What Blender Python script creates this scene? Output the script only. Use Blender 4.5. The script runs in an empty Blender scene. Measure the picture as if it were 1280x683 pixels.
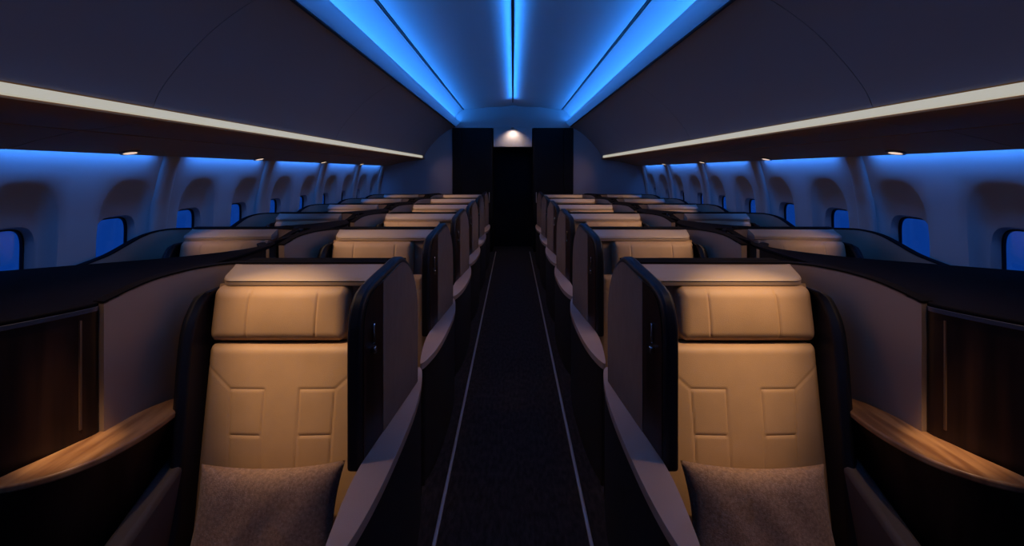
import bpy, bmesh, math, random
from mathutils import Vector, Matrix
random.seed(7)
SC = bpy.context.scene
COL = SC.collection

# ------------------------------------------------------------------ camera, world, exposure, lights
FPX = 540.0
cam = bpy.data.cameras.new('camera'); camo = bpy.data.objects.new('camera', cam); COL.objects.link(camo)
cam.sensor_width = 36.0; cam.lens = 36.0 * FPX / 1280.0
cam.shift_y = -(341.5 - 214.5) / 1280.0
cam.shift_x = -1.0 / 1280.0
cam.clip_start = 0.02
camo.location = (0, 0, 1.55); camo.rotation_euler = (math.pi / 2, 0, 0)
SC.camera = camo
vs = SC.view_settings
vs.view_transform = 'Standard'; vs.look = 'None'; vs.exposure = 0.0; vs.gamma = 1.0; vs.use_curve_mapping = False
w = bpy.data.worlds.new('world'); SC.world = w; w.use_nodes = True
w.node_tree.nodes['Background'].inputs[0].default_value = (0.004, 0.045, 0.26, 1)
w.node_tree.nodes['Background'].inputs[1].default_value = 1.0

BLUE = (0.030, 0.21, 1.0)
COVE_BLUE = (0.022, 0.235, 1.0)
WARM = (1.0, 0.64, 0.34)
Y0, Y1 = -1.6, 8.35           # cabin length, camera stands at y = 0
E_COVE = 41.0                 # blue ceiling coves, watts each side
E_CENTRE = 21.0                # blue light along the ceiling spine
E_WALL = 3.0                  # blue wash over the windows, watts per metre
E_READ = 34.0                 # warm reading lamps
E_SHELF = 60.0
E_DOOR = 8.0
E_STRIP = 8.0                 # warm fill added along the strip light of each bin lip

def area(name, loc, direction, sx, sy, power, color, spread=180):
    l = bpy.data.lights.new(name, 'AREA'); l.shape = 'RECTANGLE'; l.size = sx; l.size_y = sy
    l.energy = power; l.color = color; l.spread = math.radians(spread)
    o = bpy.data.objects.new(name, l); COL.objects.link(o)
    o.location = loc
    d = Vector(direction).normalized()
    z = -d; y = Vector((0, 1, 0)); x = y.cross(z).normalized(); y = z.cross(x)
    o.rotation_euler = Matrix((x, y, z)).transposed().to_euler()
    return o
def spot(name, loc, target, power, color, angle, blend=0.6, r=0.02):
    l = bpy.data.lights.new(name, 'SPOT'); l.energy = power; l.color = color
    l.spot_size = math.radians(angle); l.spot_blend = blend; l.shadow_soft_size = r
    o = bpy.data.objects.new(name, l); COL.objects.link(o); o.location = loc
    o.rotation_euler = (Vector(target) - Vector(loc)).to_track_quat('-Z', 'Y').to_euler()
    return o

P = 1.134                      # row pitch
D1 = 1.90                      # first row
PW = 0.635                     # window pitch
WC = [2.24 + PW * k for k in range(-5, 10)]
PC = [3.13 + 2 * PW * k for k in range(-3, 5)]
for s in (-1, 1):
    area('cove_light', (s * 1.065, (0.7 + Y1) / 2, 2.505), (s * -0.05, 0, 1), 0.03, Y1 - 0.7 - 0.1, E_COVE, COVE_BLUE)
    area('spine_light', (s * 0.016, (Y0 + 7.55) / 2, 2.785), (s * 1, 0, 0.35), 0.02, 7.55 - Y0, E_CENTRE, COVE_BLUE)
    for a, b in zip([Y0] + PC, PC + [7.9]):
        if b - a > 0.3:
            area('wall_wash_light', (s * 2.425, (a + b) / 2, 1.685), (s * 0.55, 0, -1), 0.025, b - a - 0.32, E_WALL * (b - a - 0.32), BLUE, 145)
    area('strip_fill', (s * 1.682, 4.5, 1.80), (s * -1, 0, -0.75), 0.03, 7.2, E_STRIP * 0.86, (1.0, 0.62, 0.42), 125)  # added area light, warm fill beyond the strip's own glow
    # reading spots over the seats, placed without fixtures; the built lenses sit elsewhere
    for k in range(6):
        d = D1 + P * k
        if k == 0:
            spot('reading_light', (s * 1.27, 1.18, 2.31), (s * 0.90, d - 0.24, 0.93), E_READ * 3.2, WARM, 25, 1.0)
            spot('seat_fill', (s * 1.27, 1.19, 2.305), (s * 1.12, d - 0.30, 0.75), E_READ * 0.5, WARM, 80, 1.0)  # added wide fill that warms the shell and cushion
        else:
            spot('seat_fill', (s * 1.80, d - 0.75, 1.77), (s * 1.12, d - 0.1, 0.95), E_READ * 0.3, WARM, 70, 1.0)  # added wide fill that warms the shells of the farther rows
            spot('reading_light', (s * 1.80, d - 0.75, 1.775), (s * 0.93, d - 0.12, 1.04), E_READ * 2.0, WARM, 24, 1.0)
        if k not in (0, 2):
            spot('reading_light', (s * 2.28, d - 0.70, 1.69), (s * 1.97, d - 0.12, 1.10), E_READ * 0.85, WARM, 32, 1.0)
        elif k == 2:
            spot('reading_light', (s * 2.28, d - 0.50, 1.69), (s * 2.22, d - 0.14, 1.04), E_READ * 0.3, WARM, 14, 0.9)
    spot('console_light', (s * 1.22, 0.95, 2.25), (s * 1.37, 1.345, 0.68), E_SHELF * 2.2, WARM, 10, 1.0)
for d in (2.1, 3.7, 5.3, 6.9):
    spot('aisle_fill', (0, d, 2.748), (0, d + 0.05, 0), 20.0, (1.0, 0.62, 0.42), 50, 1.0)  # unseen spots with no fixture, added to warm the aisle and ledges
spot('doorway_light', (0, 8.18, 2.375), (0, 8.33, 2.05), E_DOOR, (1.0, 0.80, 0.66), 120, 0.9, 0.01)

# ------------------------------------------------------------------ materials
def mat(name, col, rough=0.6, metal=0.0, bump=0.0, bscale=200.0, var=0.0, vscale=6.0, emit=None, estr=0.0, stretch=(1, 1, 1), col2=None, coat=0.0, spec=0.5, sheen=0.0):
    m = bpy.data.materials.new(name); m.use_nodes = True
    nt = m.node_tree; b = nt.nodes['Principled BSDF']
    b.inputs['Base Color'].default_value = (*col, 1); b.inputs['Roughness'].default_value = rough
    b.inputs['Metallic'].default_value = metal; b.inputs['Coat Weight'].default_value = coat
    b.inputs['Specular IOR Level'].default_value = spec
    b.inputs['Sheen Weight'].default_value = sheen
    tc = nt.nodes.new('ShaderNodeTexCoord'); mp = nt.nodes.new('ShaderNodeMapping')
    mp.inputs['Scale'].default_value = stretch
    nt.links.new(tc.outputs['Object'], mp.inputs['Vector'])
    if var or col2:
        n = nt.nodes.new('ShaderNodeTexNoise'); n.inputs['Scale'].default_value = vscale; n.inputs['Detail'].default_value = 6
        nt.links.new(mp.outputs[0], n.inputs['Vector'])
        r = nt.nodes.new('ShaderNodeValToRGB'); c2 = col2 or tuple(c * (1 - var) for c in col)
        r.color_ramp.elements[0].position = 0.35; r.color_ramp.elements[1].position = 0.65
        r.color_ramp.elements[0].color = (*c2, 1); r.color_ramp.elements[1].color = (*col, 1)
        nt.links.new(n.outputs['Fac'], r.inputs[0]); nt.links.new(r.outputs[0], b.inputs['Base Color'])
    if bump:
        n = nt.nodes.new('ShaderNodeTexNoise'); n.inputs['Scale'].default_value = bscale; n.inputs['Detail'].default_value = 3
        nt.links.new(mp.outputs[0], n.inputs['Vector'])
        bp = nt.nodes.new('ShaderNodeBump'); bp.inputs['Strength'].default_value = bump; bp.inputs['Distance'].default_value = 0.002
        nt.links.new(n.outputs['Fac'], bp.inputs['Height']); nt.links.new(bp.outputs[0], b.inputs['Normal'])
    if emit:
        b.inputs['Emission Color'].default_value = (*emit, 1); b.inputs['Emission Strength'].default_value = estr
    return m
M = {}
M['panel'] = mat('cabin_panel', (0.40, 0.36, 0.35), 0.55, var=0.03, vscale=1.5, bump=0.05, bscale=60)
M['bin'] = mat('bin_face', (0.25, 0.215, 0.20), 0.5, var=0.04, vscale=1.2, bump=0.05, bscale=40)
M['underside'] = mat('bin_underside', (0.42, 0.22, 0.09), 0.6, spec=0.15, var=0.05, vscale=3)  # brown base colour also stands in for missing warm bounce light
M['wall'] = mat('side_wall', (0.38, 0.32, 0.28), 0.6, var=0.04, vscale=2, bump=0.1, bscale=80)
M['surround'] = mat('window_surround', (0.30, 0.27, 0.24), 0.6, var=0.05, vscale=4)
M['black'] = mat('black_satin', (0.006, 0.0055, 0.006), 0.6, spec=0.2, var=0.2, vscale=3, bump=0.05)
M['black_leather'] = mat('black_leather', (0.007, 0.007, 0.010), 0.45, spec=0.35, bump=0.25, bscale=350)
M['cap'] = mat('dark_cap', (0.007, 0.006, 0.007), 0.7, spec=0.03, var=0.2, vscale=5)
M['leather'] = mat('tan_leather', (0.49, 0.32, 0.185), 0.5, bump=0.35, bscale=420, var=0.10, vscale=7, spec=0.35)
M['shell'] = mat('taupe_shell', (0.34, 0.235, 0.16), 0.6, bump=0.1, bscale=300, var=0.05, vscale=3)
M['bolster'] = mat('pale_leather', (0.44, 0.34, 0.25), 0.5, bump=0.2, bscale=400, var=0.06, vscale=4)
M['ledge'] = mat('taupe_leather', (0.42, 0.30, 0.235), 0.6, bump=0.2, bscale=300, var=0.05, vscale=5)
M['fabric'] = mat('grey_fabric', (0.185, 0.135, 0.105), 0.85, bump=0.5, bscale=500, var=0.12, vscale=40, stretch=(1, 1, 0.3))
M['wood'] = mat('dark_wood', (0.030, 0.013, 0.008), 0.4, col2=(0.009, 0.004, 0.003), vscale=22, stretch=(1, 1, 0.06), spec=0.25)
M['shelfwood'] = mat('walnut_shelf', (0.40, 0.22, 0.10), 0.4, col2=(0.18, 0.08, 0.035), vscale=9, stretch=(3, 0.5, 1), coat=0.15)
M['chrome'] = mat('chrome', (0.8, 0.78, 0.75), 0.18, 1.0)
M['carpet'] = mat('carpet', (0.036, 0.028, 0.026), 0.95, bump=1.0, bscale=260, col2=(0.017, 0.014, 0.013), spec=0.1, vscale=55, stretch=(1, 0.35, 1))
M['rail'] = mat('rail_metal', (0.45, 0.42, 0.40), 0.4, 0.6)
M['seam'] = mat('seam_black', (0.004, 0.004, 0.006), 0.7)
M['strip'] = mat('strip_diffuser', (0.25, 0.23, 0.18), 0.7, emit=(0.47, 0.445, 0.36), estr=0.95)
M['lens'] = mat('lamp_lens', (0.9, 0.8, 0.7), 0.3, emit=(1.0, 0.72, 0.50), estr=0.9)
M['bezel'] = mat('lamp_bezel', (0.10, 0.08, 0.075), 0.4)
M['header'] = mat('header_panel', (0.45, 0.40, 0.38), 0.45, var=0.08, vscale=8)
M['shade'] = mat('window_shade', (0.05, 0.10, 0.22), 0.7)
def pillow_mat():
    m = mat('speckled_cushion_fabric', (0.50, 0.32, 0.205), 0.85, col2=(0.31, 0.19, 0.12), vscale=110, bump=0.8, bscale=260, sheen=0.2)
    nt = m.node_tree; b = nt.nodes['Principled BSDF']
    src = b.inputs['Base Color'].links[0].from_socket
    tc = nt.nodes.new('ShaderNodeTexCoord'); v = nt.nodes.new('ShaderNodeTexVoronoi'); v.inputs['Scale'].default_value = 130
    nt.links.new(tc.outputs['Object'], v.inputs['Vector'])
    r = nt.nodes.new('ShaderNodeValToRGB'); r.color_ramp.elements[0].position = 0.10; r.color_ramp.elements[1].position = 0.22
    r.color_ramp.elements[0].color = (1, 1, 1, 1); r.color_ramp.elements[1].color = (0, 0, 0, 1)
    nt.links.new(v.outputs['Distance'], r.inputs[0])
    mx = nt.nodes.new('ShaderNodeMix'); mx.data_type = 'RGBA'
    nt.links.new(r.outputs[0], mx.inputs[0]); nt.links.new(src, mx.inputs[6]); mx.inputs[7].default_value = (0.60, 0.46, 0.36, 1)
    nt.links.new(mx.outputs[2], b.inputs['Base Color'])
    return m
M['pillow'] = pillow_mat()
def glass_mat():
    m = bpy.data.materials.new('window_glass'); m.use_nodes = True; nt = m.node_tree; nt.nodes.clear()
    o = nt.nodes.new('ShaderNodeOutputMaterial'); t = nt.nodes.new('ShaderNodeBsdfTransparent'); g = nt.nodes.new('ShaderNodeBsdfGlossy')
    t.inputs[0].default_value = (0.8, 0.9, 1, 1); g.inputs['Roughness'].default_value = 0.08
    mx = nt.nodes.new('ShaderNodeMixShader'); mx.inputs[0].default_value = 0.08
    nt.links.new(t.outputs[0], mx.inputs[1]); nt.links.new(g.outputs[0], mx.inputs[2]); nt.links.new(mx.outputs[0], o.inputs[0])
    return m
M['glass'] = glass_mat()
def frosted_mat():
    m = bpy.data.materials.new('frosted_valance'); m.use_nodes = True; nt = m.node_tree; nt.nodes.clear()
    o = nt.nodes.new('ShaderNodeOutputMaterial'); t = nt.nodes.new('ShaderNodeBsdfTranslucent'); g = nt.nodes.new('ShaderNodeBsdfDiffuse')
    t.inputs[0].default_value = (0.7, 0.7, 0.72, 1); g.inputs[0].default_value = (0.45, 0.45, 0.45, 1)
    mx_ = nt.nodes.new('ShaderNodeMixShader'); mx_.inputs[0].default_value = 0.5
    nt.links.new(t.outputs[0], mx_.inputs[1]); nt.links.new(g.outputs[0], mx_.inputs[2]); nt.links.new(mx_.outputs[0], o.inputs[0])
    return m
M['frosted'] = frosted_mat()
M['dark_taupe'] = mat('dark_taupe', (0.10, 0.075, 0.06), 0.7, bump=0.2, bscale=300)
M['lit_groove_wood'] = mat('lit_groove_wood', (0.10, 0.055, 0.035), 0.4)  # paler tone standing in for light in the panel groove
M['rim'] = mat('highlight_rim', (0.05, 0.055, 0.075), 0.3)  # bluish base colour imitates a blue highlight along the rim
M['skirt'] = mat('skirt_panel', (0.022, 0.019, 0.018), 0.7, bump=0.4, bscale=200, spec=0.2)

# ------------------------------------------------------------------ helpers
def obj(name, verts, faces, m, parent=None, smooth=True, bevel=0.0, seg=2, ang=35, loc=None):
    me = bpy.data.meshes.new(name); bm = bmesh.new()
    vv = [bm.verts.new(v) for v in verts]
    for f in faces:
        try: bm.faces.new([vv[i] for i in f])
        except ValueError: pass
    bmesh.ops.remove_doubles(bm, verts=bm.verts, dist=1e-5)
    bmesh.ops.recalc_face_normals(bm, faces=bm.faces)
    bm.to_mesh(me); bm.free()
    if smooth:
        for p in me.polygons: p.use_smooth = True
        me.set_sharp_from_angle(angle=math.radians(ang))
    me.materials.append(M[m])
    o = bpy.data.objects.new(name, me); COL.objects.link(o)
    if parent: o.parent = parent
    if loc: o.location = loc
    if bevel:
        b = o.modifiers.new('bevel', 'BEVEL'); b.width = bevel; b.segments = seg; b.limit_method = 'ANGLE'; b.angle_limit = math.radians(40)
    return o
def boxg(x0, x1, y0, y1, z0, z1):
    v = [(x, y, z) for x in (x0, x1) for y in (y0, y1) for z in (z0, z1)]
    f = [(0, 1, 3, 2), (4, 6, 7, 5), (0, 4, 5, 1), (2, 3, 7, 6), (0, 2, 6, 4), (1, 5, 7, 3)]
    return v, f
def box(name, x0, x1, y0, y1, z0, z1, m, parent=None, **k):
    v, f = boxg(x0, x1, y0, y1, z0, z1); return obj(name, v, f, m, parent, **k)
def join(*gs):
    V, F = [], []
    for v, f in gs:
        n = len(V); V += list(v); F += [tuple(i + n for i in q) for q in f]
    return V, F
def prism(poly, axis, a, b):
    """closed prism; poly in the two other axes; axis 'x' poly=(y,z), 'y' poly=(x,z), 'z' poly=(x,y)"""
    def mk(p, t):
        return {'x': (t, p[0], p[1]), 'y': (p[0], t, p[1]), 'z': (p[0], p[1], t)}[axis]
    n = len(poly); v = [mk(p, a) for p in poly] + [mk(p, b) for p in poly]
    f = [tuple(range(n)), tuple(range(2 * n - 1, n - 1, -1))] + [(i, (i + 1) % n, n + (i + 1) % n, n + i) for i in range(n)]
    return v, f
def grid(fn, nu, nv, closed_u=False):
    v = [fn(i / nu if not closed_u else i / nu, j / nv) for j in range(nv + 1) for i in range(nu + (0 if closed_u else 1))]
    w_ = nu if closed_u else nu + 1
    f = [(j * w_ + i, j * w_ + (i + 1) % w_, (j + 1) * w_ + (i + 1) % w_, (j + 1) * w_ + i) for j in range(nv) for i in range(nu)]
    return v, f
def smoothpath(pts, n=8):
    """Catmull-Rom through tuples of any size"""
    P_ = [pts[0]] + list(pts) + [pts[-1]]; out = []
    for i in range(1, len(P_) - 2):
        for k in range(n):
            t = k / n; q = []
            for c in range(len(pts[0])):
                p0, p1, p2, p3 = (P_[i + j][c] for j in (-1, 0, 1, 2))
                q.append(0.5 * (2 * p1 + (p2 - p0) * t + (2 * p0 - 5 * p1 + 4 * p2 - p3) * t * t + (3 * p1 - p0 - 3 * p2 + p3) * t ** 3))
            out.append(tuple(q))
    out.append(tuple(pts[-1])); return out
def ribbon(path, thick, side=1):
    """solid wall along path of (x, y, z0, z1), thickness to one side"""
    n = len(path); V = []
    for i, (x, y, z0, z1) in enumerate(path):
        a = path[max(i - 1, 0)]; b = path[min(i + 1, n - 1)]
        t = Vector((b[0] - a[0], b[1] - a[1])).normalized(); nx, ny = -t.y * thick * side, t.x * thick * side
        V += [(x, y, z0), (x, y, z1), (x + nx, y + ny, z1), (x + nx, y + ny, z0)]
    F = [(0, 1, 2, 3), tuple(4 * (n - 1) + k for k in (3, 2, 1, 0))]
    for i in range(n - 1):
        for k in range(4):
            F.append((4 * i + k, 4 * i + (k + 1) % 4, 4 * i + 4 + (k + 1) % 4, 4 * i + 4 + k))
    return V, F
def mx(g, s):
    return [(s * x, y, z) for x, y, z in g[0]], g[1]
def thing(name, label, cat, loc=(0, 0, 0), group=None):
    o = bpy.data.objects.new(name, None); o.empty_display_size = 0.1; COL.objects.link(o); o.location = loc
    tag(o, label, cat, group); return o
def tag(o, label, cat, group=None):
    o['label'] = label; o['category'] = cat
    if group: o['group'] = group
    return o
def struct(o):
    o['kind'] = 'structure'; return o
def copy_tree(o, parent=None):
    c = o.copy(); COL.objects.link(c); c.parent = parent
    for ch in list(o.children): copy_tree(ch, c)
    return c
def sm(a, b, t):
    t = min(1, max(0, (t - a) / (b - a))); return t * t * (3 - 2 * t)
SIDE = {-1: 'left', 1: 'right'}

# ------------------------------------------------------------------ structure: floor, ceiling, walls
struct(box('floor', -2.75, 2.75, Y0 - 0.1, Y1 + 0.7, -0.06, 0.0, 'carpet'))
for s in (-1, 1):
    struct(obj('trim_%d' % (1 if s < 0 else 2), *mx(boxg(0.318, 0.334, Y0, Y1 - 0.05, 0.0005, 0.010), s), 'rail', bevel=0.003))
def wallx(z):
    return 2.58 - (0.25 * (z - 1.0) ** 2 if z > 1.0 else 0.10 * (z - 1.0) ** 2)
def superell(t, hw, hh, cz, p=4.0):
    c, s_ = math.cos(t), math.sin(t)
    return hw * math.copysign(abs(c) ** (2 / p), c), cz + hh * math.copysign(abs(s_) ** (2 / p), s_)
NT = 48
def cell_edge(t, hw, z0, z1):
    """point on the rectangle boundary in direction t from (0, zc)"""
    zc = 1.13; c, s_ = math.cos(t), math.sin(t)
    k = min(hw / abs(c) if abs(c) > 1e-6 else 1e9, ((z1 - zc) / s_) if s_ > 1e-6 else ((z0 - zc) / s_ if s_ < -1e-6 else 1e9))
    return c * k, zc + s_ * k
def side_wall(s):
    V, F = [], []
    def add_grid(y0, y1, z0, z1, ny, nz):
        g = grid(lambda u, v: (s * wallx(z0 + (z1 - z0) * v), y0 + (y1 - y0) * u, z0 + (z1 - z0) * v), ny, nz)
        n = len(V); V.extend(g[0]); F.extend([tuple(i + n for i in q) for q in g[1]])
    ZL, ZH = 0.70, 1.60
    add_grid(Y0 - 0.05, Y1 + 0.05, -0.02, ZL, 1, 4)
    add_grid(Y0 - 0.05, Y1 + 0.05, ZH, 2.0, 1, 8)
    add_grid(Y0 - 0.05, WC[0] - PW / 2, ZL, ZH, 1, 8)
    if WC[-1] + PW / 2 < Y1 + 0.05: add_grid(WC[-1] + PW / 2, Y1 + 0.05, ZL, ZH, 1, 8)
    ts = [2 * math.pi * i / NT for i in range(NT)]
    # put rays on the corners of the cell
    corners = [math.atan2(z - 1.13, y) % (2 * math.pi) for y in (-PW / 2, PW / 2) for z in (ZL, ZH)]
    for c in corners:
        i = min(range(NT), key=lambda j: abs(ts[j] - c)); ts[i] = c
    for yc in WC:
        rings = []
        rings.append([cell_edge(t, PW / 2, ZL, ZH) + (0,) for t in ts])
        mid = []
        for t in ts:
            a = cell_edge(t, PW / 2, ZL, ZH); b = superell(t, 0.205, 0.37, 1.14, 3.0)
            mid.append(((a[0] + b[0]) / 2, (a[1] + b[1]) / 2, 0))
        rings.append(mid)
        rings.append([superell(t, 0.205, 0.37, 1.14, 3.0) + (0.0,) for t in ts])
        for q, dep in ((0.12, 0.008), (0.3, 0.03), (0.6, 0.055), (0.85, 0.065)):
            rings.append([(lambda a, b: (a[0] + (b[0] - a[0]) * q, a[1] + (b[1] - a[1]) * q, dep))(superell(t, 0.205, 0.37, 1.14, 3.0), superell(t, 0.150, 0.225, 1.03, 4.0)) for t in ts])
        rings.append([superell(t, 0.150, 0.225, 1.03, 4.0) + (0.070,) for t in ts])
        rings.append([superell(t, 0.138, 0.212, 1.03, 4.5) + (0.115,) for t in ts])
        base = len(V)
        for r in rings:
            for (dy, z, dep) in r: V.append((s * (wallx(z) + dep), yc + dy, z))
        for k in range(len(rings) - 1):
            for i in range(NT):
                a = base + k * NT + i; b = base + k * NT + (i + 1) % NT
                F.append((a, b, b + NT, a + NT))
    return struct(obj('wall_%s' % SIDE[s], V, F, 'wall', ang=50))
n = 0
for s in (-1, 1):
    wl = side_wall(s)
    for yc in WC:
        n += 1
        # each window: seal ring and pane, beyond the recess of the wall
        ts = [2 * math.pi * i / 40 for i in range(40)]
        r = [(s * (wallx(z) + d_), yc + y, z) for hw, hh, d_ in ((0.146, 0.220, 0.114), (0.130, 0.204, 0.112), (0.130, 0.204, 0.130), (0.146, 0.220, 0.130)) for y, z in [superell(t, hw, hh, 1.03, 4.5) for t in ts]]
        f = [(k * 40 + i, k * 40 + (i + 1) % 40, ((k + 1) % 4) * 40 + (i + 1) % 40, ((k + 1) % 4) * 40 + i) for k in range(4) for i in range(40)]
        wf = struct(obj('window_%d' % n, r, f, 'black'))
        p = [(s * (wallx(z) + 0.122), yc + y, z) for y, z in [superell(t, 0.138, 0.212, 1.03, 4.5) for t in ts]]
        q = [(x + s * 0.004, y, z) for x, y, z in p]
        obj('pane', p + q, [tuple(range(40)), tuple(range(79, 39, -1))] + [(i, (i + 1) % 40, 40 + (i + 1) % 40, 40 + i) for i in range(40)], 'glass', wf)
# upright covers between pairs of windows
n = 2
for s in (-1, 1):
    for yc in PC:
        n += 1
        def pf(u, v):
            z = 0.02 + 1.66 * v; a = math.pi * u
            return (s * (wallx(z) + 0.006 - 0.040 * math.sin(a) ** 0.6), yc - 0.072 * math.cos(a), z)
        struct(obj('trim_%d' % n, *grid(pf, 14, 24), 'wall', ang=60))

# ceiling: centre panel with a shallow channel, coves, header over the bulkhead
ceil_prof = [(0.0, 2.830), (0.035, 2.830), (0.10, 2.812), (0.22, 2.800), (0.5, 2.790), (0.935, 2.745), (0.945, 2.765), (0.960, 2.765), (0.965, 2.740),
             (1.05, 2.690), (1.105, 2.610), (1.125, 2.52), (1.118, 2.432), (1.13, 2.46), (1.35, 2.62), (1.6, 2.5), (2.2, 2.3), (2.7, 1.9)]
full = [(-x, z) for x, z in ceil_prof[::-1]] + ceil_prof[1:]
V = [(x, y, z) for y in (Y0 - 0.05, Y1 + 0.05) for x, z in full]; nn = len(full)
cl = struct(obj('ceiling', V, [(i, i + 1, nn + i + 1, nn + i) for i in range(nn - 1)], 'panel', ang=30))
sp = tag(box('light_spine', -0.009, 0.009, Y0, 7.55, 2.752, 2.832, 'seam', bevel=0.003), 'thin dark spine running down the middle of the blue ceiling', 'ceiling light')
for s in (-1, 1):
    obj('diffuser', *mx(boxg(0.0088, 0.0125, Y0, 7.54, 2.776, 2.800), s), 'bezel', sp)

n += 1
for s in (-1, 1):
    # frosted valance of the cove: one thin sheet that lets some of the cove light through
    lp = [(1.026, 2.507), (1.021, 2.504), (1.020, 2.498), (1.045, 2.472), (1.09, 2.432), (1.106, 2.424), (1.118, 2.431)]
    V = [(s * x, y, z) for y in (Y0, Y1 - 0.002) for x, z in lp]
    struct(obj('trim_%d' % (n + 3), V, [(i, i + 1, len(lp) + i + 1, len(lp) + i) for i in range(len(lp) - 1)], 'frosted', ang=60))
    struct(obj('trim_%d' % (n + 1), *mx(prism([(0.941, 2.7425), (0.952, 2.738), (0.960, 2.752), (0.942, 2.76)], 'y', Y0, Y1 - 0.002), s), 'seam', ang=20))  # black fill stands for the shadow in the ceiling groove
    struct(obj('trim_%d' % (n + 2), *mx(prism([(1.106, 2.415), (1.116, 2.407), (1.116, 2.43), (1.106, 2.431)], 'y', Y0, Y1 - 0.002), s), 'seam', ang=20))
    n += 3
# end walls
EH = 2.395
def hole_wall(name, y, th):
    # far wall: side wings, lintel
    gs = []
    return gs
wf = join(boxg(1.17, 2.75, Y1, Y1 + 0.08, 0, 2.9), boxg(-2.75, -1.17, Y1, Y1 + 0.08, 0, 2.9), boxg(-1.17, 1.17, Y1, Y1 + 0.08, EH, 2.9))
struct(obj('wall_front', *wf, 'panel', smooth=False))
struct(box('wall_back', -2.75, 2.75, Y0 - 0.08, Y0, 0, 2.9, 'panel', smooth=False))
# black closets either side of the doorway, curtain dark beyond it, lit header over it
for s in (-1, 1):
    t = thing('closet', 'tall black closet standing %s of the far dark doorway' % SIDE[s], 'closet', (s * 0.78, Y1, 0))
    obj('cabinet_body', *mx(boxg(-0.385, 0.385, -0.02, 0.55, 0.0, EH - 0.003), s), 'black', t, bevel=0.004)
    obj('closet_door', *mx(boxg(-0.375, 0.20, -0.035, -0.018, 0.06, EH - 0.03), s), 'black', t, bevel=0.004)
    obj('closet_door', *mx(boxg(0.205, 0.375, -0.035, -0.018, 0.06, EH - 0.03), s), 'black', t, bevel=0.004)
    obj('handle', *mx(boxg(-0.335, -0.32, -0.06, -0.036, 0.95, 1.15), s), 'rail', t, bevel=0.003)
struct(box('trim_%d' % (n + 1), -0.372, 0.372, Y1 - 0.02, Y1 + 0.3, 2.025, EH - 0.003, 'header', bevel=0.004))
dr = struct(box('door_1', -1.2, 1.2, Y1 + 0.56, Y1 + 0.6, 0.0, 2.6, 'black', bevel=0.004))
obj('door_handle', *boxg(0.24, 0.32, Y1 + 0.52, Y1 + 0.559, 1.0, 1.03), 'black', dr, bevel=0.004)
dl = thing('downlight', 'small bright downlight above the far doorway header', 'light', (0, 8.20, EH))
V, F = grid(lambda u, v: ((0.035 - 0.012 * v) * math.cos(2 * math.pi * u), (0.035 - 0.012 * v) * math.sin(2 * math.pi * u), -0.001 - 0.012 * math.sin(v * math.pi)), 20, 6)
# the lamp hangs on a small bracket reaching from the wall
dl.location = (0, Y1 - 0.11, 2.385)
obj('bezel', V, F, 'bezel', dl)
obj('lens', *prism([(0.022 * math.cos(a * math.pi / 8), 0.022 * math.sin(a * math.pi / 8)) for a in range(16)], 'z', -0.006, -0.002), 'lens', dl)
obj('bracket', *boxg(-0.012, 0.012, 0.02, 0.109, -0.004, 0.006), 'bezel', dl)

# ------------------------------------------------------------------ overhead bins, strip light, reading lamps
bin_face = smoothpath([(1.118, 2.412), (1.26, 2.335), (1.42, 2.215), (1.56, 2.07), (1.66, 1.94), (1.70, 1.853)], 5)
under = [(1.716, 1.803), (1.700, 1.803), (1.699, 1.796), (1.712, 1.788), (1.85, 1.765), (2.03, 1.745), (2.037, 1.752), (2.045, 1.752), (2.052, 1.742), (2.25, 1.697), (2.395, 1.655), (2.405, 1.668)]
BB = [Y0 + 0.002, -0.06, 2.04, 4.14, 6.24, Y1 - 0.004]
names = ['beside the nearest seats', 'over the nearest seat row', 'over the second and third rows', 'over the fourth row', 'next to the far bulkhead']
for s in (-1, 1):
    for i in range(1, len(BB) - 1 + 0):
        a, b = BB[i] + 0.002, BB[i + 1] - 0.002
        nm = {1: 'nearest', 2: 'second nearest', 3: 'third nearest', 4: 'farthest'}[i]
        t = thing('overhead_bin', '%s taupe overhead bin above the seats %s of the aisle' % (nm, SIDE[s]), 'overhead bin', (0, a, 0), 'overhead bins')
        L = b - a
        # door: curved skin, 20 mm thick
        outer = bin_face; inner = [(x + 0.03, z + 0.012) for x, z in bin_face]
        obj('bin_door', *mx(prism(outer + inner[::-1], 'y', 0.0, L), s), 'bin', t, bevel=0.0, ang=25)
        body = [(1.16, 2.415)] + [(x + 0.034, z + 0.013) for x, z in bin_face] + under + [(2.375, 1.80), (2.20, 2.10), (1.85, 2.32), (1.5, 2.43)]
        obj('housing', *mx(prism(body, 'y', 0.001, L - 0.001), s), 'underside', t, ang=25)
    t = tag(obj('strip_light', *mx(prism([(1.699, 1.848), (1.690, 1.842), (1.690, 1.811), (1.697, 1.806), (1.710, 1.807), (1.711, 1.846)], 'y', -0.5, 8.1), s), 'strip', ang=20),
            'long cream strip light along the lower edge of the %s overhead bins' % SIDE[s], 'strip light')
ord_ = ['nearest', 'second', 'third', 'fourth', 'fifth']
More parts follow.
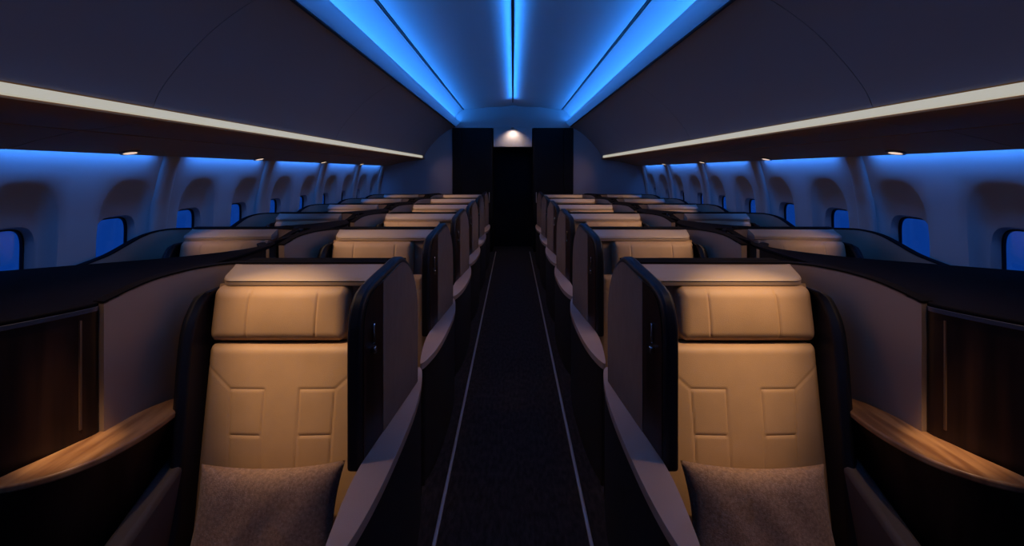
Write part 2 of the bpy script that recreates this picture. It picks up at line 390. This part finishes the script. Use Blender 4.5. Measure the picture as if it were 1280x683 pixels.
for s in (-1, 1):
    for k in range(5):
        d = 1.29 + 1.35 * k
        wh = 'lit reading lamp under the %s bins, %s' % (SIDE[s], 'nearest of the row' if k == 0 else '%s from the near end of the row' % ord_[k])
        t = thing('reading_lamp', wh, 'lamp', (s * 2.34, d, 1.669), 'reading lamps under the bins')
        circ = lambda r, z: [(r * 1.0 * math.cos(q * math.pi / 10), r * 1.3 * math.sin(q * math.pi / 10), z) for q in range(20)]
        V = circ(0.045, 0.0) + circ(0.045, -0.008) + circ(0.032, -0.010) + circ(0.032, 0.0)
        F = [(k2 * 20 + i, k2 * 20 + (i + 1) % 20, ((k2 + 1) % 4) * 20 + (i + 1) % 20, ((k2 + 1) % 4) * 20 + i) for k2 in range(4) for i in range(20)]
        b_ = obj('bezel', V, F, 'bezel', t)
        l_ = obj('lens', circ(0.030, -0.008) + circ(0.030, -0.003), [tuple(range(20)), tuple(range(39, 19, -1))] + [(i, (i + 1) % 20, 20 + (i + 1) % 20, 20 + i) for i in range(20)], 'lens', t)
        t.rotation_euler = (0, s * math.radians(16), 0)

# ------------------------------------------------------------------ seats
def seam_depth(x, y, segs, wd=0.0035, dp=0.004):
    """depth of stitched grooves; segs in metres"""
    best = 1e9
    for (ax, ay, bx, by) in segs:
        dx, dy = bx - ax, by - ay; L2 = dx * dx + dy * dy
        t = max(0, min(1, ((x - ax) * dx + (y - ay) * dy) / L2))
        best = min(best, math.hypot(x - ax - t * dx, y - ay - t * dy))
    return dp * math.exp(-(best / wd) ** 2)
def pad(pos, w0, w1, h, th, segs, nu=70, nv=60, er=0.035, puff=0.012, rc=0.03):
    """upholstered pad: pos(x, v, depth) -> 3d; x in metres from centre, v metres up, depth outward. w0 bottom half width, w1 top"""
    def front(u, v):
        vv = v * h
        hw = w0 + (w1 - w0) * v
        # rounded corners
        e = min(vv, h - vv)
        ins = rc - math.sqrt(max(0, rc * rc - (rc - min(e, rc)) ** 2)) if e < rc else 0
        hw2 = hw - ins
        # denser columns near the edge
        x = (2 * u - 1) * hw2
        ed = min(hw2 - abs(x), e)
        q = min(1, ed / er); rise = math.sqrt(max(0, 1 - (1 - q) ** 2))
        d = th * rise + puff * math.sin(math.pi * u) * math.sin(math.pi * v) - seam_depth(x, vv, segs)
        return pos(x, vv, max(d, 0.0))
    def remap(t, k=0.035):
        # more lines close to the borders
        return 0.5 - 0.5 * math.cos(math.pi * t) if False else (t * 0.86 + 0.14 * (0.5 - 0.5 * math.cos(math.pi * t)))
    g1 = grid(lambda u, v: front(remap(u), remap(v)), nu, nv)
    back = [pos(-w0, 0, -0.01), pos(w0, 0, -0.01), pos(w1, h, -0.01), pos(-w1, h, -0.01)]
    n = nu + 1; V = g1[0] + back; B = len(g1[0]); F = list(g1[1])
    F.append(tuple([B, B + 1] + [i for i in range(nu, -1, -1)]))
    F.append(tuple([B + 2, B + 3] + [nv * n + i for i in range(0, nu + 1)]))
    F.append(tuple([B + 3, B] + [j * n for j in range(0, nv + 1)]))
    F.append(tuple([B + 1, B + 2] + [j * n + nu for j in range(nv, -1, -1)]))
    F.append((B, B + 3, B + 2, B + 1))
    return V, F

def ledge_outline():
    # plan of the aisle ledge in world x and offset from the row line (y), row at 1.90
    inner = [(0.472, 0.17), (0.474, -0.10), (0.482, -0.40), (0.488, -0.60), (0.474, -0.78), (0.458, -0.90)]
    outer = [(0.452, -0.925), (0.440, -0.915), (0.423, -0.86), (0.402, -0.74), (0.389, -0.57), (0.384, -0.30), (0.392, -0.10), (0.412, 0.06), (0.430, 0.14), (0.446, 0.17)]
    return smoothpath(inner, 5) + smoothpath(outer, 5)

def make_seat(s, outer=False):
    """seat faces the camera (-y). Local origin: seat centre on the floor, at the row line."""
    XC = 1.95 if outer else 0.955
    t = thing('cabin_seat', 'seat', 'seat', (s * XC, D1, 0))
    lx = lambda X: X - 0.955      # inner-seat world x to local
    # shell back with wrap-around
    if not outer:
        zt = 1.144
        path = [(-0.47, 0.0, 0.0, zt), (lx(1.21), -0.005, 0.0, zt), (lx(1.275), -0.06, 0.0, zt + .002), (lx(1.325), -0.18, 0.0, zt + .002), (lx(1.345), -0.32, 0.0, 1.139), (lx(1.36), -0.463, 0.0, 1.112)]
    else:
        zt = 1.144
        path = [(-0.44, -0.42, 0.0, 1.09), (-0.43, -0.12, 0.0, 1.13), (-0.38, -0.01, 0.0, zt), (0.0, 0.0, 0, zt), (0.34, 0.0, 0.0, zt), (0.47, -0.04, 0.0, zt - .004), (0.53, -0.14, 0.0, 1.11), (0.545, -0.36, 0.0, 1.03), (0.545, -0.60, 0.0, 0.99)]
    path = [path[0]] + smoothpath(path[1:], 6) if not outer else smoothpath(path, 6)
    obj('shell', *mx(ribbon(path, 0.035, 1), s), 'shell', t, ang=30, bevel=0.0)
    cap = [(x, y, z1 - 0.004, z1 + 0.006) for x, y, z0, z1 in path]
    th = 0.10
    g = ribbon(cap, 0.041, 1)
    g = join(g, boxg(-0.46 if not outer else -0.36, lx(1.20) if not outer else 0.34, 0.041, 0.10, zt - 0.004, zt + 0.006))
    obj('shell_cap', *mx(g, s), 'cap', t, ang=30)
    # rear board of the shell, down to the floor, dark
    obj('shell_rear', *mx(boxg(-0.44, 0.26, 0.037, 0.095, 0.0, 1.138), s), 'black', t, bevel=0.01)
    # pale bolster sloping from the shell top down to the headrest
    bl, br = (-0.40, 0.262) if not outer else (-0.30, 0.30)
    def bolster(bp):
        R_ = 0.07
        xs = [bl + 0.0] + [br - R_ + R_ * math.sin(math.pi / 2 * i / 8) for i in range(9)]
        V = []
        for i, x in enumerate(xs):
            q = 1 if i < 1 else max(0.12, math.cos(math.pi / 2 * (i - 1) / 8) ** 0.8)
            if outer and i == 0: q = 0.6
            for y, z in bp: V.append((x, y * q, z + (0.006 * (1 - q))))
        n_ = len(bp); m_ = len(xs)
        F = [tuple(range(n_)), tuple(range(n_ * m_ - 1, n_ * (m_ - 1) - 1, -1))]
        for i in range(m_ - 1):
            for k in range(n_): F.append((i * n_ + k, i * n_ + (k + 1) % n_, (i + 1) * n_ + (k + 1) % n_, (i + 1) * n_ + k))
        return V, F
    obj('bolster', *mx(bolster([(0.0, 1.142), (-0.02, 1.140), (-0.120, 1.117), (-0.136, 1.111), (-0.143, 1.104), (-0.12, 1.100), (0.0, 1.100)]), s), 'bolster', t, ang=25)
    obj('fascia', *mx(bolster([(0.0, 1.101), (-0.138, 1.101), (-0.141, 1.096), (-0.141, 1.085), (-0.12, 1.080), (0.0, 1.080)]), s), 'shell', t, ang=25)
    obj('back_board', *mx(boxg(bl + 0.01, 0.25, -0.115, -0.002, 0.10, 1.082), s), 'shell', t, bevel=0.006)
    # headrest
    hx = (0.714 + 1.206) / 2 - 0.955 + (-0.0225) if not outer else 0.0
    hw = 0.278
    obj('headrest', *mx(pad(lambda x, v, d: (hx + x, -0.120 + (0.0 - (0.217 - v) * 0.18) - d, 0.872 + v), hw - 0.004, hw - 0.004, 0.214, 0.042,
        [(-hw * 0.56, 0.0, -hw * 0.56, 0.22), (hw * 0.42, 0.0, hw * 0.42, 0.22)], nu=100, nv=40, er=0.045, rc=0.04), s), 'leather', t)
    # backrest: from seat hinge up to the headrest, reclined
    def bpos(x, v, d):
        k = v / 0.68
        y = -0.315 + 0.155 * k; z = 0.20 + 0.665 * k
        nrm = Vector((0, -0.665, 0.155)).normalized()
        return (hx + (-0.045 - 0.050 * (1 - k) if not outer else 0) + x, y + nrm.y * d, z + nrm.z * d)
    W1, W0 = 0.310, 0.322
    if outer: W1, W0 = 0.285, 0.285
    vt = 0.68 * (0.704 - 0.20) / 0.665
    e = 0.0
    segs = []
    for sg in (-1, 1):
        segs += [(sg * 0.200, vt, sg * 0.067, vt), (sg * 0.200, vt, sg * 0.172, 0.0), (sg * 0.200, vt, sg * 0.30, vt + 0.085),
                 (sg * 0.067, vt, sg * 0.062, 0.0), (sg * 0.19, vt - 0.155, sg * 0.07, vt - 0.155)]
    obj('backrest', *mx(pad(bpos, W0, W1, 0.68, 0.045, segs, nu=120, nv=110, er=0.04, rc=0.03, puff=0.02), s), 'leather', t)
    # black leather bolsters hugging the backrest
    for side_ in ((1, -1) if outer else (1,)):
        x0 = hx + 0.0065 + side_ * 0.272
        gp = smoothpath([(x0 - side_ * 0.070, -0.44, 0.16), (x0 - side_ * 0.050, -0.385, 0.40), (x0 - side_ * 0.026, -0.325, 0.68), (x0 + side_ * 0.004, -0.255, 0.92), (x0 + side_ * 0.004, -0.205, 1.02), (x0 - side_ * 0.012, -0.175, 1.072)], 5)
        V = []
        ng = len(gp)
        for i, (x, y, z) in enumerate(gp):
            k = i / (ng - 1); tw = 0.052 * min(1, (1 - k) * 6 + 0.35)
            xa, xb = x, x + side_ * tw
            V += [(xa, y, z), ((xa + xb) / 2, y - 0.018, z + 0.004), (xb, y, z), (xb, y + 0.19, z - 0.0), (xa, y + 0.19, z)]
        F = [(0, 1, 2, 3, 4), tuple(5 * (ng - 1) + k for k in (4, 3, 2, 1, 0))]
        for i in range(ng - 1):
            for k in range(5): F.append((5 * i + k, 5 * i + (k + 1) % 5, 5 * i + 5 + (k + 1) % 5, 5 * i + 5 + k))
        obj('side_bolster', *mx((V, F), s), 'black_leather', t, bevel=0.008, ang=50)
    # seat cushion and base
    obj('seat_cushion', *mx(pad(lambda x, v, d: (hx - (0.07 if not outer else 0) + x, (-0.90 if not outer else -0.66) + v * (1 if not outer else 0.6), 0.15 + d), 0.270, 0.285, 0.58, 0.08, [(-0.14, 0, -0.14, 0.58), (0.14, 0, 0.14, 0.58)], nu=60, nv=50, er=0.05, rc=0.05), s), 'leather', t)
    obj('seat_base', *mx(boxg(hx - 0.25, hx + 0.19, -0.86 if not outer else -0.62, -0.12, 0.0, 0.148), s), 'black', t, bevel=0.015)
    if not outer:
        # armrest panel on the outboard side of the cushion
        ar = [(-0.95, 0.0), (-0.95, 0.30), (-0.62, 0.40), (-0.34, 0.52), (-0.30, 0.52), (-0.30, 0.0)]
        obj('armrest', *mx(prism(ar, 'x', lx(1.175), lx(1.25)), s), 'dark_taupe', t, bevel=0.02, seg=3)
        # aisle ledge with its dark skirt
        lo = ledge_outline()
        pl = [(lx(x), y) for x, y in lo]
        obj('aisle_ledge', *mx(prism(pl, 'z', 0.580, 0.612), s), 'ledge', t, bevel=0.006, ang=50)
        sk = [(lx(min(x, 0.46) + 0.006 if x < 0.44 else min(x, 0.466) - 0.006), y * 0.985 + 0.003) for x, y in lo]
        obj('skirt_panel', *mx(prism(sk, 'z', 0.0, 0.582), s), 'skirt', t, ang=50)
        # wing screen: frame (navy black leather), wood band, fabric panel, latch
        ya, yb = -0.52, 0.045          # front, rear (depth 1.38 .. 2.0)
        def wx(y): return lx(0.488) + (ya - y) * 0.110
        prof = smoothpath([(ya, 0.585), (ya, 0.80), (ya, 1.00), (ya + 0.010, 1.08), (ya + 0.035, 1.13), (ya + 0.08, 1.158), (ya + 0.17, 1.177), (ya + 0.27, 1.192), (ya + 0.34, 1.203), (ya + 0.39, 1.200), (ya + 0.45, 1.165), (ya + 0.51, 1.105), (ya + 0.55, 1.02), (ya + 0.565, 0.90), (ya + 0.565, 0.585)], 5)
        def plate(pr, t0, t1):
            n_ = len(pr); V_ = [(wx(y) + t0, y, z) for y, z in pr] + [(wx(y) + t1, y, z) for y, z in pr]
            return V_, [tuple(range(n_)), tuple(range(2 * n_ - 1, n_ - 1, -1))] + [(i, (i + 1) % n_, n_ + (i + 1) % n_, n_ + i) for i in range(n_)]
        wing = obj('wing_screen', *mx(plate(prof, 0.0, 0.045), s), 'black_leather', t, bevel=0.012, seg=3, ang=50)
        def shrink(pr, e):
            cy, cz = (ya + yb) / 2, 0.9
            return [(cy + (y - cy) * (1 - e / 0.31), cz + (z - cz) * (1 - e / 0.31)) if z > 0.6 else (cy + (y - cy) * (1 - e / 0.31), z + 0.03) for y, z in pr]
        inn = shrink(prof, 0.022)
        ys = ya + 0.17
        def clip(pr, keep_front):
            out = []
            m_ = len(pr)
            for i in range(m_):
                a, b = pr[i], pr[(i + 1) % m_]
                ina = (a[0] <= ys) == keep_front; inb = (b[0] <= ys) == keep_front
                if ina: out.append(a)
                if ina != inb:
                    q = (ys - a[0]) / (b[0] - a[0]); out.append((ys, a[1] + (b[1] - a[1]) * q))
            return out
        obj('wood_band', *mx(plate(clip(inn, True), -0.003, 0.004), s), 'wood', wing, ang=50)
        obj('fabric_panel', *mx(plate(clip(inn, False), -0.005, 0.004), s), 'fabric', wing, ang=50)
        lz = 0.965; ly = ya + 0.085
        lt = join(boxg(wx(ly) - 0.012, wx(ly) - 0.002, ly - 0.006, ly + 0.006, lz + 0.004, lz + 0.07), boxg(wx(ly) - 0.016, wx(ly) - 0.002, ly - 0.010, ly + 0.008, lz - 0.03, lz - 0.008))
        obj('latch', *mx(lt, s), 'chrome', wing, bevel=0.003)
    else:
        ob = obj('window_ledge', *mx(boxg(0.30, 0.50, -0.62, -0.02, 0.0, 0.62), s), 'black', t, bevel=0.02)
    return t

rowname = ['in the nearest row', 'in the second row', 'in the third row', 'in the fourth row', 'in the fifth row', 'in the farthest row']
for s in (-1, 1):
    proto = make_seat(s)
    for k in range(6):
        o = proto if k == 0 else copy_tree(proto)
        o.location.y = D1 + P * k
        o['label'] = 'tan leather aisle seat with curved wing screen, %s %s of the aisle' % (rowname[k], SIDE[s])
        o['group'] = 'aisle seats'
    proto = make_seat(s, True)
    for k in range(1, 6):
        o = proto if k == 1 else copy_tree(proto)
        o.location.y = D1 + P * k
        o['label'] = 'tan leather window seat beside the %s windows, %s' % (SIDE[s], rowname[k])
        o['group'] = 'window seats'

# ------------------------------------------------------------------ consoles between the aisle and window seats
for s in (-1, 1):
    # nearest console: broad black top, dark wood side, lit walnut shelf
    t = thing('side_console', 'broad black console with lit walnut shelf beside the nearest aisle seat, %s side' % SIDE[s], 'console', (s * 1.9, 1.6, 0), 'side consoles')
    near = smoothpath([(1.412, 1.80), (1.412, 1.60), (1.408, 1.47), (1.375, 1.425), (1.42, 1.33), (1.50, 1.21), (1.60, 1.08), (1.74, 0.97), (1.95, 0.90)], 5)
    far = smoothpath([(2.44, 0.90), (2.46, 1.55), (2.44, 1.74), (2.21, 1.90), (1.94, 2.05), (1.71, 2.19), (1.54, 2.36), (1.47, 2.50), (1.44, 2.55), (1.418, 2.48), (1.412, 2.05)], 5)
    poly = [(x - 1.9, y - 1.6) for x, y in near + far]
    obj('console_top', *mx(prism(poly, 'z', 1.098, 1.116), s), 'cap', t, bevel=0.005, seg=3, ang=50)
    inner = []
    for x, y in near + far:
        dx, dy = x - 1.9, y - 1.6
        inner.append((dx * 0.975, dy * 0.975))
    obj('console_body', *mx(prism(inner, 'z', 0.0, 1.099), s), 'black', t, ang=50)
    wp = [(x - 1.9, y - 1.6, 0.66, 1.097) for x, y in near if y < 1.46]
    obj('wood_panel', *mx(ribbon(wp, 0.02, 1), s), 'wood', t, ang=50)
    bt = [(x - 1.9 - 0.006, y - 1.6 - 0.004, 0.69, 1.09) for x, y in near if 1.395 < y < 1.425 or 1.36 < y < 1.38]
    obj('lit_groove_strip', *mx(boxg(1.385 - 1.9, 1.391 - 1.9, 1.383 - 1.6, 1.389 - 1.6, 0.72, 1.07), s), 'lit_groove_wood', t)  # paler strip painted in place of a lit groove in the wood
    obj('highlight_rim', *mx(ribbon([(x - 1.9 - 0.004, y - 1.6 - 0.002, 1.090, 1.104) for x, y in near if y < 1.46], 0.02, 1), s), 'rim', t, bevel=0.004)
    # walnut shelf, tapering towards the camera
    sh_out = smoothpath([(1.255, 1.70), (1.33, 1.60), (1.37, 1.47), (1.41, 1.34), (1.445, 1.25), (1.46, 1.20)], 5)
    sh_in = smoothpath([(1.44, 1.185), (1.39, 1.19), (1.31, 1.235), (1.245, 1.32), (1.215, 1.45), (1.22, 1.60), (1.235, 1.68)], 5)
    sp_ = [(x - 1.9, y - 1.6) for x, y in sh_out + sh_in]
    obj('shelf', *mx(prism(sp_, 'z', 0.662, 0.684), s), 'shelfwood', t, bevel=0.010, seg=4, ang=50)
    cx, cy = 1.36 - 1.9, 1.4 - 1.6
    sb = [(cx + (x - cx) * 0.93, cy + (y - cy) * 0.97) for x, y in sp_]
    V = [(x, y, 0.664) for x, y in sb] + [(x + 0.03, y, 0.56) for x, y in sb] + [(x + 0.055, y, 0.0) for x, y in sb]
    m_ = len(sb)
    F = [tuple(range(m_)), tuple(range(3 * m_ - 1, 2 * m_ - 1, -1))] + [(q * m_ + i, q * m_ + (i + 1) % m_, (q + 1) * m_ + (i + 1) % m_, (q + 1) * m_ + i) for q in (0, 1) for i in range(m_)]
    obj('shelf_apron', *mx((V, F), s), 'wood', t, ang=50)
    # dividers further down the cabin
    poly = smoothpath([(1.415, -0.42), (1.405, -0.10), (1.34, 0.13), (1.31, 0.35), (1.34, 0.50), (1.40, 0.62), (1.44, 0.66)], 5) + smoothpath([(1.50, 0.56), (1.58, 0.42), (1.71, 0.29), (1.86, 0.19), (1.98, 0.125)], 5) + smoothpath([(1.55, 0.118), (1.475, 0.115), (1.46, 0.0), (1.45, -0.30), (1.425, -0.45)], 5)
    proto = thing('side_console', '', 'console', (s * 1.42, D1 + P, 0), 'side consoles')
    pl = [(x - 1.42, y) for x, y in poly]
    obj('console_top', *mx(prism(pl, 'z', 1.118, 1.136), s), 'cap', proto, bevel=0.005, seg=3, ang=50)
    obj('console_body', *mx(prism([(x * 0.93, y * 0.97) for x, y in pl], 'z', 0.0, 1.119), s), 'black', proto, ang=50)
    for k in range(1, 6):
        o = proto if k == 1 else copy_tree(proto)
        o.location.y = D1 + P * k
        o['label'] = 'narrow black console between the %s aisle and window seats, %s' % (SIDE[s], rowname[k])

# ------------------------------------------------------------------ cushions on the nearest seats
def pillow(s):
    W, H, T = 0.250, 0.165, 0.065
    def fn(sign):
        def f(u, v):
            a, b = 2 * u - 1, 2 * v - 1
            px = W * a * (1 - 0.09 * (1 - b * b)); pz = H * b * (1 - 0.12 * (1 - a * a))
            th = T * ((1 - a ** 4) * (1 - b ** 4)) ** 0.55
            wr = 0.004 * math.sin(9 * a + 4 * b) * (1 - a * a) * (1 - b * b)
            return (px, sign * (th + wr * (1 if sign < 0 else 0)), pz)
        return f
    g = join(grid(fn(-1), 48, 36), grid(fn(1), 48, 36))
    o = obj('cushion', *mx(g, s), 'pillow', ang=80)
    o.location = (s * 0.825, D1 - 0.46, 0.388); o.rotation_euler = (math.radians(-20), math.radians(s * 1.5), 0)
    tag(o, 'speckled brown scatter cushion on the nearest seat %s of the aisle' % SIDE[s], 'cushion', 'scatter cushions')
for s in (-1, 1): pillow(s)
